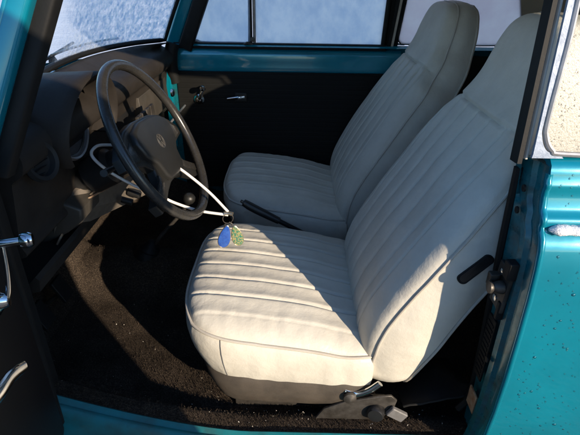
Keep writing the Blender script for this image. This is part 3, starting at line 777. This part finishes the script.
# face panel: speaker/vents grille, glove box, chrome strips
fm = Matrix((V((0, 1, 0)), V((-.075, 0, 1)).normalized(), V((1, 0, .075)).normalized())).transposed().to_4x4()
def fplate(y0, y1, z0, z1, t, mat, name, par, x=-.522, bev=.003):
    m_ = fm.copy(); m_.translation = V((x-.075*(((z0+z1)/2)-.9), 0, 0)); bm = NB(); prism(bm, [(y0, z0), (y1, z0), (y1, z1), (y0, z1)], m_, t, bev); return link(name, rec(bm), mat, par)
gb = fplate(.16, .50, .80, .905, .055, M['dash_face'], 'glove_box', dash, x=-.505)
bm = NB(); tube(bm, [(-.444, .17, .798), (-.444, .49, .798)], .004, 8); link('glove_trim', bm, M['alloy'], gb)
bm = NB(); lathe(bm, [(0, 0), (.014, 0), (.014, .006), (.009, .01), (0, .01)], (-.450, .33, .885), (1, 0, 0), 20); link('glove_lock', bm, M['chrome'], gb)
ra = fplate(-.06, .13, .80, .915, .045, M['plastic'], 'radio_panel', dash, x=-.505)
bm = NB()
for k in range(4): bb(bm, (-.462, -.045+k*.042, .868), (-.452, -.012+k*.042, .902), .003)
link('rocker_switch', bm, M['steel'], ra)
bm = NB(); bb(bm, (-.462, -.05, .818), (-.450, .12, .826), .002); bb(bm, (-.462, -.05, .845), (-.450, .12, .850), .002); link('radio_trim', bm, M['chrome'], ra)
bm = NB(); bb(bm, (-.465, -.025, .815), (-.447, .095, .860), .003); link('ashtray', bm, M['steel'], ra)
# binnacle: half-tunnel over a single round gauge
bm = NB(); rows = []
for x, e in ((-.64, 0), (-.60, .010), (-.56, .014), (-.52, .016), (-.48, .018), (-.462, .018), (-.456, .012), (-.462, .004), (-.50, 0), (-.53, -.002)):
    row = []
    for k in range(29):
        a = -.18*PI+1.36*PI*k/28; rr_ = .098+e; row.append((x+.018*math.sin(a), -.315+(rr_+.032)*math.cos(a), .965+(rr_)*math.sin(a)*.98))
    rows.append(row)
grid(bm, rows); bin_ = link('instrument_hood', rec(bm), M['dash'], dash, angle=80)
bm = NB(); lathe(bm, [(0, 0), (.085, 0), (.085, .006), (.078, .012), (.074, .010), (.074, .006), (0, .006)], (-.535, -.315, .965), (1, 0, .12), 40); gz = link('speedometer', bm, M['plastic'], dash)
bm = NB(); lathe(bm, [(.078, 0), (.086, 0), (.088, .006), (.084, .012), (.080, .010), (.078, 0)], (-.527, -.315, .966), (1, 0, .12), 40); link('gauge_ring', bm, M['alloy'], gz)
bm = NB()
for k in range(25):
    a = R(225-270*k/24); c_ = V((-.5275, -.315, .966)); u1 = V((0, 1, 0)); u2 = V((-.12, 0, 1)).normalized(); r0 = .056 if k % 3 == 0 else .062
    tube(bm, [c_+u1*math.cos(a)*r0+u2*math.sin(a)*r0, c_+u1*math.cos(a)*.068+u2*math.sin(a)*.068], .0008, 5)
tube(bm, [V((-.5265, -.315, .966)), V((-.5265, -.315, .966))+V((-.12*.05, -.03, .03))*1.3], .001, 6)
link('gauge_marks', bm, M['cord'], gz)
bm = NB(); lathe(bm, [(.030, 0), (.040, 0), (.042, .006), (.038, .014), (.030, .012), (.026, .002), (0, .002)], (-.500, -.505, .945), (1, -.25, .25), 32); vt = link('air_vent', bm, M['plastic'], dash)
bm = NB()
for k in range(5): box(bm, V((-.494, -.506, .945))+V((0, 0, (k-2)*.011)), (.004, .052-abs(k-2)*.006, .002), Matrix.Rotation(R(15), 3, 'Y'))
link('vent_louvre', bm, M['rubber'], vt)
# lower trim: parcel tray, column cover, bracket
bm = NB(); rings = []
for i in range(31):
    y = -.56+1.12*i/30; rings.append([(-.80, y, .70), (-.56, y, .665), (-.535, y, .672), (-.53, y, .70), (-.538, y, .708), (-.56, y, .685), (-.80, y, .715)])
loft(bm, rings); link('parcel_tray', rec(bm), M['dash'], dash)
bm = NB(); mt = Matrix((V((1, 0, -.1)).normalized(), V((.1, 0, 1)).normalized(), V((0, -1, 0)))).transposed().to_4x4(); mt.translation = V((-.60, -.17, .76))
prism(bm, [(-.12, -.09), (-.02, -.09), (.06, -.04), (.10, .0), (.10, .03), (.04, .05), (-.12, .05)], mt, .22, .008); link('column_bracket', rec(bm), M['dash_face'], dash)
bm = NB(); q4 = [V((-.585, -.385, .700)), V((-.43, -.12, .700)), V((-.432, -.13, .770)), V((-.445, -.17, .800)), V((-.53, -.33, .805)), V((-.558, -.40, .770))]
nn4 = (q4[1]-q4[0]).cross(q4[5]-q4[0]).normalized()
loft(bm, [[p-nn4*.004 for p in q4], [p+nn4*.004 for p in q4]]); link('knee_panel', rec(bm), M['taupe'], dash, smooth=False)
for off_ in (0, .012):
    bm = NB(); tube(bm, smooth_path([(-.570, -.400, .690), (-.545, -.375+off_, .735), (-.515, -.345+off_*2, .775), (-.47, -.28, .79+off_), (-.43, -.20, .80)], 6), .0028, 6); link('loose_wire', bm, M['rust'], dash)
bm = NB(); lathe(bm, [(0, 0), (.010, 0), (.012, .01), (.012, .03), (.008, .034), (0, .035)], (-.455, -.20, .74), (1, 0, -.3), 16); lathe(bm, [(0, 0), (.009, 0), (.009, .028), (0, .03)], (-.46, -.24, .735), (1, 0, -.3), 16); link('choke_knob', bm, M['plastic'], dash)
# pedals
for y in (-.44, -.34, -.22):
    bm = NB(); box(bm, (-.70, y, .42), (.012, .055, .075), Matrix.Rotation(R(-25), 3, 'Y'), .004); pd = link('pedal', bm, M['rubber'], car)
    bm = NB(); tube(bm, [(-.71, y, .40), (-.80, y, .33)], .007, 8); link('pedal_arm', bm, M['steel'], pd)

# ---- steering wheel
C0 = V((-.32, -.30, .92)); al = R(27); wn = V((math.cos(al), 0, math.sin(al))); e1 = V((0, 1, 0)); e2 = V((-math.sin(al), 0, math.cos(al)))
sw = empty('steering_wheel', (0, 0, 0), car)
WM = Matrix((e1, e2, wn)).transposed().to_4x4(); WM.translation = C0
WR = WM @ Matrix.Rotation(R(-7), 4, 'Z')
bm = NB(); pts = [WM @ V((.190*math.cos(2*PI*k/96), .190*math.sin(2*PI*k/96), 0)) for k in range(96)]
tube(bm, pts, .0116, 16, True); link('rim', bm, M['wheel'], sw)
def sym(p): return p+[(-x, y) for x, y in p[::-1]]
def off(m_, dz): q = m_.copy(); q.translation = m_.translation+wn*dz; return q
bm = NB()
half = [(.0, .066), (.05, .066), (.11, .056), (.150, .036), (.184, .012), (.186, -.014), (.150, -.020), (.105, -.030), (.078, -.048), (.085, -.068), (.120, -.090), (.160, -.108), (.150, -.132), (.120, -.128), (.07, -.106), (.03, -.094), (0, -.092)]
pl_ = half+[(-x, y) for x, y in half[-2:0:-1]]
prism(bm, pl_[::-1], off(WR, -.034), .022, .006); link('spoke_plate', rec(bm), M['hub'], sw)
bm = NB(); half = [(.0, .062), (.05, .060), (.098, .046), (.112, .020), (.100, -.014), (.068, -.040), (.060, -.072), (.045, -.086), (0, -.088)]
pl_ = half+[(-x, y) for x, y in half[-2:0:-1]]
prism(bm, pl_[::-1], off(WR, -.014), .017, .008, 4); hubp = link('hub_pad', rec(bm), M['hub'], sw)
for s in (-1, 1):   # raised pads on the lower spokes with a recess line
    bm = NB(); q = [(.082, -.060), (.094, -.072), (.148, -.098), (.142, -.116), (.088, -.094), (.070, -.078)]
    q = [(x*s, y) for x, y in q]; q = q if s < 0 else q[::-1]
    prism(bm, q, off(WR, -.014), .006, .003); link('spoke_pad', rec(bm), M['wheel'], sw)
    bm = NB(); q = [(.120, .030), (.172, .008), (.172, -.008), (.118, -.016)]; q = [(x*s, y) for x, y in q]; q = q if s < 0 else q[::-1]
    prism(bm, q, off(WR, -.014), .006, .003); link('horn_button', rec(bm), M['wheel'], sw)
# round emblem: V above W inside a ring
bm = NB(); em = off(WR, .0032); tube(bm, [em @ V((.0165*math.cos(2*PI*k/40), .0165*math.sin(2*PI*k/40), 0)) for k in range(40)], .0013, 6, True)
def stroke(pts): 
    for a, b in zip(pts, pts[1:]): tube(bm, [em @ V((*a, 0)), em @ V((*b, 0))], .0012, 6)
stroke([(-.0065, .0150), (0, .0018), (.0065, .0150)])
stroke([(-.0138, .0085), (-.0065, -.0145), (0, -.0012), (.0065, -.0145), (.0138, .0085)])
link('emblem', bm, M['emblem'], hubp)
# column and stalks
bm = NB(); cp0 = C0-wn*.03; lathe(bm, [(.03, 0), (.034, -.01), (.034, -.10), (.045, -.11), (.045, -.17), (.026, -.18), (.024, -.34)], cp0, wn, 28); link('steering_column', rec(bm), M['plastic'], car)
bm = NB(); b0 = C0-wn*.09; tube(bm, smooth_path([b0+e1*.03, b0+e1*.10+e2*.015+wn*.01, b0+e1*.17+e2*.03+wn*.02], 5), lambda t: .006 if t < .6 else .008, 10); link('wiper_stalk', bm, M['steel'], car)
bm = NB(); tube(bm, smooth_path([b0-e1*.03, b0-e1*.10+e2*.01, b0-e1*.16+e2*.02+wn*.015], 5), lambda t: .006 if t < .6 else .008, 10); link('turn_signal_stalk', bm, M['plastic'], car)

# ---- gear lever, handbrake
gl = empty('gear_lever', (0, 0, 0), car)
bm = NB(); tube(bm, smooth_path([(-.50, 0, .41), (-.45, 0, .48), (-.38, 0, .56), (-.347, 0, .605)], 6), .0062, 10); link('shaft', bm, M['steel'], gl)
bm = NB(); lathe(bm, [(.007, -.022), (.010, -.016), (.0175, -.008), (.0205, .002), (.0185, .012), (.011, .019), (0, .021)], (-.342, 0, .622), (.4, 0, .9), 28); link('knob', bm, M['hub'], gl)
bm = NB(); lathe(bm, [(.045, -.005), (.042, .01), (.032, .022), (.034, .028), (.022, .042), (.012, .06), (.008, .062)], (-.505, 0, .405), (.4, 0, .9), 24); link('boot', bm, M['rubber'], gl)
hb = empty('handbrake', (0, 0, 0), car)
bm = NB(); tube(bm, smooth_path([(-.165, 0, .614), (-.13, 0, .592), (-.05, 0, .548)], 5), lambda t: .0115+.0025*math.sin(t*PI), 12); link('grip', bm, M['plastic'], hb)
bm = NB(); tube(bm, [(-.05, 0, .548), (.06, 0, .487), (.14, 0, .43)], .008, 10); bb(bm, (.08, -.03, .40), (.17, .03, .44), .006); link('arm', bm, M['black_vinyl'], hb)
bm = NB(); lathe(bm, [(0, 0), (.005, 0), (.005, .012), (0, .013)], (-.163, 0, .613), (-.85, 0, .5), 12); link('release_button', bm, M['steel'], hb)

# ------------------------------------------------------------------ keyring loop hanging from the column
lan = tag(empty('key_lanyard', (-.165, -.32, .743)), 'stiff white cord loop on the steering column carrying blue and green key tags', 'lanyard')
def rel(o): o.location = -V((-.165, -.32, .743)); return o
bm = NB(); cpts = [(-.165, -.32, .746), (-.209, -.305, .789), (-.257, -.295, .829), (-.300, -.285, .856), (-.36, -.27, .878), (-.42, -.268, .893), (-.448, -.29, .905), (-.460, -.33, .915), (-.464, -.352, .900), (-.43, -.35, .860), (-.373, -.335, .814), (-.330, -.325, .789), (-.293, -.32, .767), (-.235, -.32, .747), (-.165, -.322, .738)]
tube(bm, smooth_path(cpts, 8), .0036, 10); rel(link('cord', bm, M['cord'], lan))
bm = NB(); tube(bm, smooth_path([(-.175, -.322, .742), (-.165, -.321, .743), (-.153, -.324, .742)], 5), .006, 10, flat=((0, 0, 1), .8)); rel(link('cord_clip', bm, M['rim_gold'], lan))
bm = NB(); tube(bm, [V((-.166, -.322, .728))+V((.0125*math.cos(2*PI*k/32), .004*math.cos(2*PI*k/32), .0135*math.sin(2*PI*k/32))) for k in range(32)], .0011, 6, True); rel(link('split_ring', bm, M['steel'], lan))
def drop(c, w, h, tilt, mat, edge, nm, ydep):
    m_ = Matrix((V((math.cos(tilt), .15, math.sin(tilt))).normalized(), V((-math.sin(tilt), 0, math.cos(tilt))), V((math.cos(tilt), .15, math.sin(tilt))).normalized().cross(V((-math.sin(tilt), 0, math.cos(tilt)))))).transposed().to_4x4(); m_.translation = V(c)
    P = []
    for k in range(32):
        a = 2*PI*k/32; yy_ = -math.cos(a)*h/2; ww = w/2*math.sin(a)*(1-.38*(yy_/(h/2))*.9) ; P.append((ww, yy_))
    bm = NB(); prism(bm, P, m_, .004, .0014); o = rel(link(nm, rec(bm), mat, lan))
    bm = NB(); tube(bm, [m_ @ V((x, y, .002)) for x, y in P], .0012, 6, True); rel(link('tag_edge', bm, M[edge], lan)).parent = o
    bpy.context.view_layer.update()
    for ch in o.children: ch.location = (0, 0, 0)
    return o
t1 = drop((-.176, -.325, .678), .029, .066, R(-14), M['blue_tag'], 'rim_gold', 'key_tag', 0); t1['label'] = 'blue teardrop key tag'
t2 = drop((-.146, -.318, .677), .027, .058, R(12), M['green_tag'], 'rim_gold', 'key_tag', 0); t2['label'] = 'green and gold patterned teardrop key tag'
for tx, ty in ((-.175, -.325), (-.157, -.319)):
    bm = NB(); tube(bm, [(tx*1.0+(-.168-tx)*.6, ty, .716), (tx, ty, .712), (tx, ty, .706)], .0018, 6); rel(link('tag_link', bm, M['steel'], lan))

# ------------------------------------------------------------------ snow ridge and droplets on the bodywork
bm = NB(); rings = []; n = 150
for i in range(n+1):
    x = .420+.75*i/n; e = min(1, (i+.6)/2.5)*min(1, (n-i)/6); h = (.0095+.004*nz((x, 0, 0), 60)+.003*nz((x, 1, 0), 160))*max(.15, e); w = (.0115+.003*nz((x, 5, 0), 70))*max(.15, e); rg = []
    for k in range(14):
        a = 2*PI*k/14; rg.append((x+.002*nz((x, k, 3), 90), -.6735-w*math.cos(a)+.0015*nz((x, k, 8), 120), .9085+h*math.sin(a)*.9+.0016*nz((x*2, k*.3, 4), 110)))
    rings.append(rg)
loft(bm, rings); tag(link('snow_ridge', rec(bm), M['snow']), 'thin ridge of crusted snow lying along the crease of the teal rear side panel', 'snow')
bm = NB(); rd = random.Random(11)
def dome(bm, c, nrm, r, sq=1.0, seg=8):
    m_ = frame_mat(c, nrm, (1, 0, 0)); vs = []; cen = bm.verts.new(m_ @ V((0, 0, r*.62)))
    for rad, h in ((.55, .5), (.9, .25), (1.0, -.05)):
        vs.append([bm.verts.new(m_ @ V((r*rad*math.cos(2*PI*k/seg), r*rad*math.sin(2*PI*k/seg)*sq, r*h))) for k in range(seg)])
    for k in range(seg): bm.faces.new((cen, vs[0][k], vs[0][(k+1) % seg]))
    for a, b in zip(vs, vs[1:]):
        for k in range(seg): bm.faces.new((a[k], b[k], b[(k+1) % seg], a[(k+1) % seg]))
for _ in range(380):
    z = rd.uniform(.40, 1.0); x = rd.uniform(.43, 1.0 if rd.random() < .25 else .62)
    if .89 < z < .925: continue
    y = skin_y(z); r = rd.uniform(.0010, .0019) if rd.random() < .88 else rd.uniform(.002, .0032); y2 = skin_y(z-.006)
    dome(bm, V((x, -y, z)), V((0, -.006, (y2-y)*1.0+.0)).normalized(), r, rd.uniform(.8, 1.3))
tag(link('water_droplets', rec(bm), M['water']), 'clear water droplets beaded on the teal rear side panel', 'water droplets', kind='stuff')
bm = NB()
for _ in range(1500):
    z = rd.uniform(1.03, 1.345); x = rd.uniform(.41, .62) if rd.random() < .7 else rd.uniform(.5, .8)
    if x > .88-.4*max(0, z-1.1): continue
    r = rd.uniform(.0006, .0016); dome(bm, V((x, tumble(-1, z, .0021), z)), V((0, -1, .2)), r, rd.uniform(.8, 1.3), 7)
tag(link('glass_droplets', rec(bm), M['water']), 'fine water droplets covering the near rear quarter window', 'water droplets', kind='stuff')

# ------------------------------------------------------------------ wheels, running boards, ground
for x in (-1.45, 1.15):
    for s in (-1, 1):
        w = empty('road_wheel', (x, s*.66, .31), car)
        bm = NB(); lathe(bm, [(.19, -.06), (.25, -.075), (.30, -.065), (.312, -.04), (.312, .04), (.30, .065), (.25, .075), (.19, .06)], (0, 0, 0), (0, 1, 0), 48); link('tyre', rec(bm), M['tyre'], w)
        bm = NB(); lathe(bm, [(.195, -.05*s*-1), (.18, .03*s), (.10, .02*s), (.09, .045*s), (0, .05*s)], (0, 0, 0), (0, 1, 0), 40); link('rim', rec(bm), M['chrome'], w)
for s in (-1, 1):
    bm = NB(); bb(bm, (-.75, s*.69, .245), (.75, s*.80, .27), .008); link('running_board', bm, M['rubber'], car)
M['ground'] = pmat('frosty_asphalt', (.07, .07, .072), (.12, .12, .125), .9, nscale=3, bump=.8, bscale=30, bdist=.02)
bm = NB(); rows = [[(-60+120*i/40, -60+120*j/40, 0) for j in range(41)] for i in range(41)]
grid(bm, rows); tag(link('ground', bm, M['ground']), kind='structure')
M['field'] = pmat('added_snow_field', (.82, .84, .86), (.7, .72, .75), .8, nscale=2, bump=.6, bscale=14, bdist=.03)  # white snow added beyond the car to brighten the frosted windows
bm = NB(); rows = [[(-60+120*i/60, 2.2+57*(j/40)**1.5+.25*nz((i, 0, 0), .6)*(1 if j == 0 else 0), .004+.25*min(1, j/3)+.15*nz((i, j, 0), .35)*min(1, j/3)) for j in range(41)] for i in range(61)]
grid(bm, rows); tag(link('added_snow_field', bm, M['field']), kind='structure')

bm = NB(); rows = [[(-2.3-57*(i/30)**1.5, -40+42*j/40, .004+.22*min(1, i/3)+.1*nz((i, j, 5), .35)*min(1, i/3)) for j in range(41)] for i in range(31)]
grid(bm, rows); tag(link('snow_verge', rec(bm), M['field']), kind='structure')
# ------------------------------------------------------------------ person outside whose shadow falls into the car
def person(px, py):
    P = tag(empty('person', (px, py, 0)), 'person in dark coat standing beside the open door, outside the picture', 'person')
    J = {'pel': (0, 0, .95), 'chest': (0, 0, 1.28), 'neck': (0, 0, 1.47), 'head0': (0, .01, 1.55), 'head': (0, .015, 1.63), 'top': (0, .0, 1.73),
         'sl': (-.19, 0, 1.42), 'el': (-.30, .06, 1.20), 'wl': (-.27, .16, 1.06), 'sr': (.19, 0, 1.42), 'er': (.36, .02, 1.24), 'wr': (.20, .14, 1.10),
         'hl': (-.10, 0, .90), 'kl': (-.11, .02, .50), 'al': (-.11, -.01, .10), 'fl': (-.11, .13, .04), 'hr': (.10, 0, .90), 'kr': (.11, .02, .50), 'ar': (.11, -.01, .10), 'fr': (.11, .13, .04)}
    Rr = {'pel': .15, 'chest': .155, 'neck': .06, 'head0': .075, 'head': .095, 'top': .06, 'sl': .075, 'el': .055, 'wl': .04, 'sr': .075, 'er': .055, 'wr': .04, 'hl': .105, 'kl': .07, 'al': .05, 'fl': .04, 'hr': .105, 'kr': .07, 'ar': .05, 'fr': .04}
    E_ = [('pel', 'chest'), ('chest', 'neck'), ('neck', 'head0'), ('head0', 'head'), ('head', 'top'), ('chest', 'sl'), ('sl', 'el'), ('el', 'wl'), ('chest', 'sr'), ('sr', 'er'), ('er', 'wr'), ('pel', 'hl'), ('hl', 'kl'), ('kl', 'al'), ('al', 'fl'), ('pel', 'hr'), ('hr', 'kr'), ('kr', 'ar'), ('ar', 'fr')]
    ks = list(J)
    for sd, w_ in (('l', 'wl'), ('r', 'wr')):     # five fingers each
        wx = V(J[w_]); dr = (wx-V(J['e'+sd])).normalized(); si = V((1, 0, 0)); J['p'+sd] = tuple(wx+dr*.07); Rr['p'+sd] = .028; E_.append((w_, 'p'+sd)); ks.append('p'+sd)
        for f in range(4):
            a, b = 'f%s%da' % (sd, f), 'f%s%db' % (sd, f); o_ = si*(f-1.5)*.021; J[a] = tuple(wx+dr*.12+o_); J[b] = tuple(wx+dr*(.16-.01*abs(f-1.5))+o_+V((0, 0, -.01))); Rr[a] = .009; Rr[b] = .008; ks += [a, b]; E_ += [('p'+sd, a), (a, b)]
        a, b = 'f%st' % sd, 'f%su' % sd; o_ = si*(.045 if sd == 'l' else -.045); J[a] = tuple(wx+dr*.055+o_); J[b] = tuple(wx+dr*.09+o_*1.2); Rr[a] = .011; Rr[b] = .009; ks += [a, b]; E_ += [('p'+sd, a), (a, b)]
    me = bpy.data.meshes.new('body'); me.from_pydata([J[k_] for k_ in ks], [(ks.index(a), ks.index(b)) for a, b in E_], [])
    o = bpy.data.objects.new('body', me); COL.objects.link(o); o.parent = P
    sk = o.modifiers.new('skin', 'SKIN'); sv = me.skin_vertices[0].data
    for i, k_ in enumerate(ks): sv[i].radius = (Rr[k_], Rr[k_]*(.75 if k_ in ('pel', 'chest') else 1)); sv[i].use_root = (k_ == 'pel')
    o.modifiers.new('sub', 'SUBSURF').levels = 2; o.modifiers['sub'].render_levels = 2
    me.materials.append(M['coat'])
    bm = NB(); rings = []
    for z, w, d in ((.62, .25, .20), (.75, .24, .185), (.95, .225, .17), (1.1, .21, .16), (1.28, .225, .165), (1.40, .20, .14), (1.46, .11, .10), (1.49, .075, .08)):
        rings.append([(w*math.cos(2*PI*k/32), d*math.sin(2*PI*k/32), z) for k in range(32)])
    loft(bm, rings, False); link('coat', rec(bm), M['coat'], P)
    bm = NB(); bmesh.ops.create_icosphere(bm, subdivisions=3, radius=.112); 
    for v in bm.verts: v.co = V((v.co.x*.9, v.co.y-.02, v.co.z+1.665)) if v.co.z > -.04 or v.co.y < 0 else V((v.co.x*.7, v.co.y*.6, v.co.z*.5+1.665))
    link('hair', bm, M['hair'], P)
    P.rotation_euler = (0, 0, 0)
    return P
person(.40, -1.68).scale = (1.08, 1.08, 1.10)

# ------------------------------------------------------------------ light, sky, camera
SUN_EL, AZ = R(16.5), R(48)      # light travels towards (-cos, +sin)
d = V((-math.cos(SUN_EL)*math.cos(AZ), math.cos(SUN_EL)*math.sin(AZ), -math.sin(SUN_EL)))
sun = bpy.data.lights.new('sun', 'SUN'); sun.energy = 3.9; sun.angle = R(.5); sun.color = (1, .83, .63)
so = bpy.data.objects.new('sun', sun); COL.objects.link(so); so.rotation_euler = d.to_track_quat('-Z', 'Y').to_euler(); so.location = (3, -4, 3)
w = bpy.data.worlds.new('World'); sc.world = w; w.use_nodes = True; nt = w.node_tree
sk = nt.nodes.new('ShaderNodeTexSky'); sk.sky_type = 'NISHITA'; sk.sun_disc = False; sk.sun_elevation = SUN_EL; sk.ozone_density = 4.5; sk.dust_density = .1; sk.air_density = 1.0
s_ = -d; sk.sun_rotation = math.atan2(s_.x, s_.y)
nt.nodes['Background'].inputs[1].default_value = .15; nt.links.new(sk.outputs[0], nt.nodes['Background'].inputs[0])
cd = bpy.data.cameras.new('camera'); cam = bpy.data.objects.new('camera', cd); COL.objects.link(cam); sc.camera = cam
yaw, pit, rol = R(-.57), R(28.2), R(.8)
fw = V((math.sin(yaw)*math.cos(pit), math.cos(yaw)*math.cos(pit), -math.sin(pit))); r_ = V((math.cos(yaw), -math.sin(yaw), 0)); u_ = r_.cross(fw)
r2 = r_*math.cos(rol)+u_*math.sin(rol); u2 = -r_*math.sin(rol)+u_*math.cos(rol)
mt = Matrix((r2, u2, -fw)).transposed().to_4x4(); mt.translation = V((0, -1.34, 1.28)); cam.matrix_world = mt
cd.sensor_width = 36; cd.lens = 461.6/580*36; cd.clip_start = .02; cd.clip_end = 500
sc.view_settings.view_transform = 'Standard'; sc.view_settings.look = 'None'; sc.view_settings.exposure = .85; sc.view_settings.gamma = 1
sc.render.engine = 'CYCLES'; sc.cycles.max_bounces = 8; sc.cycles.transparent_max_bounces = 12
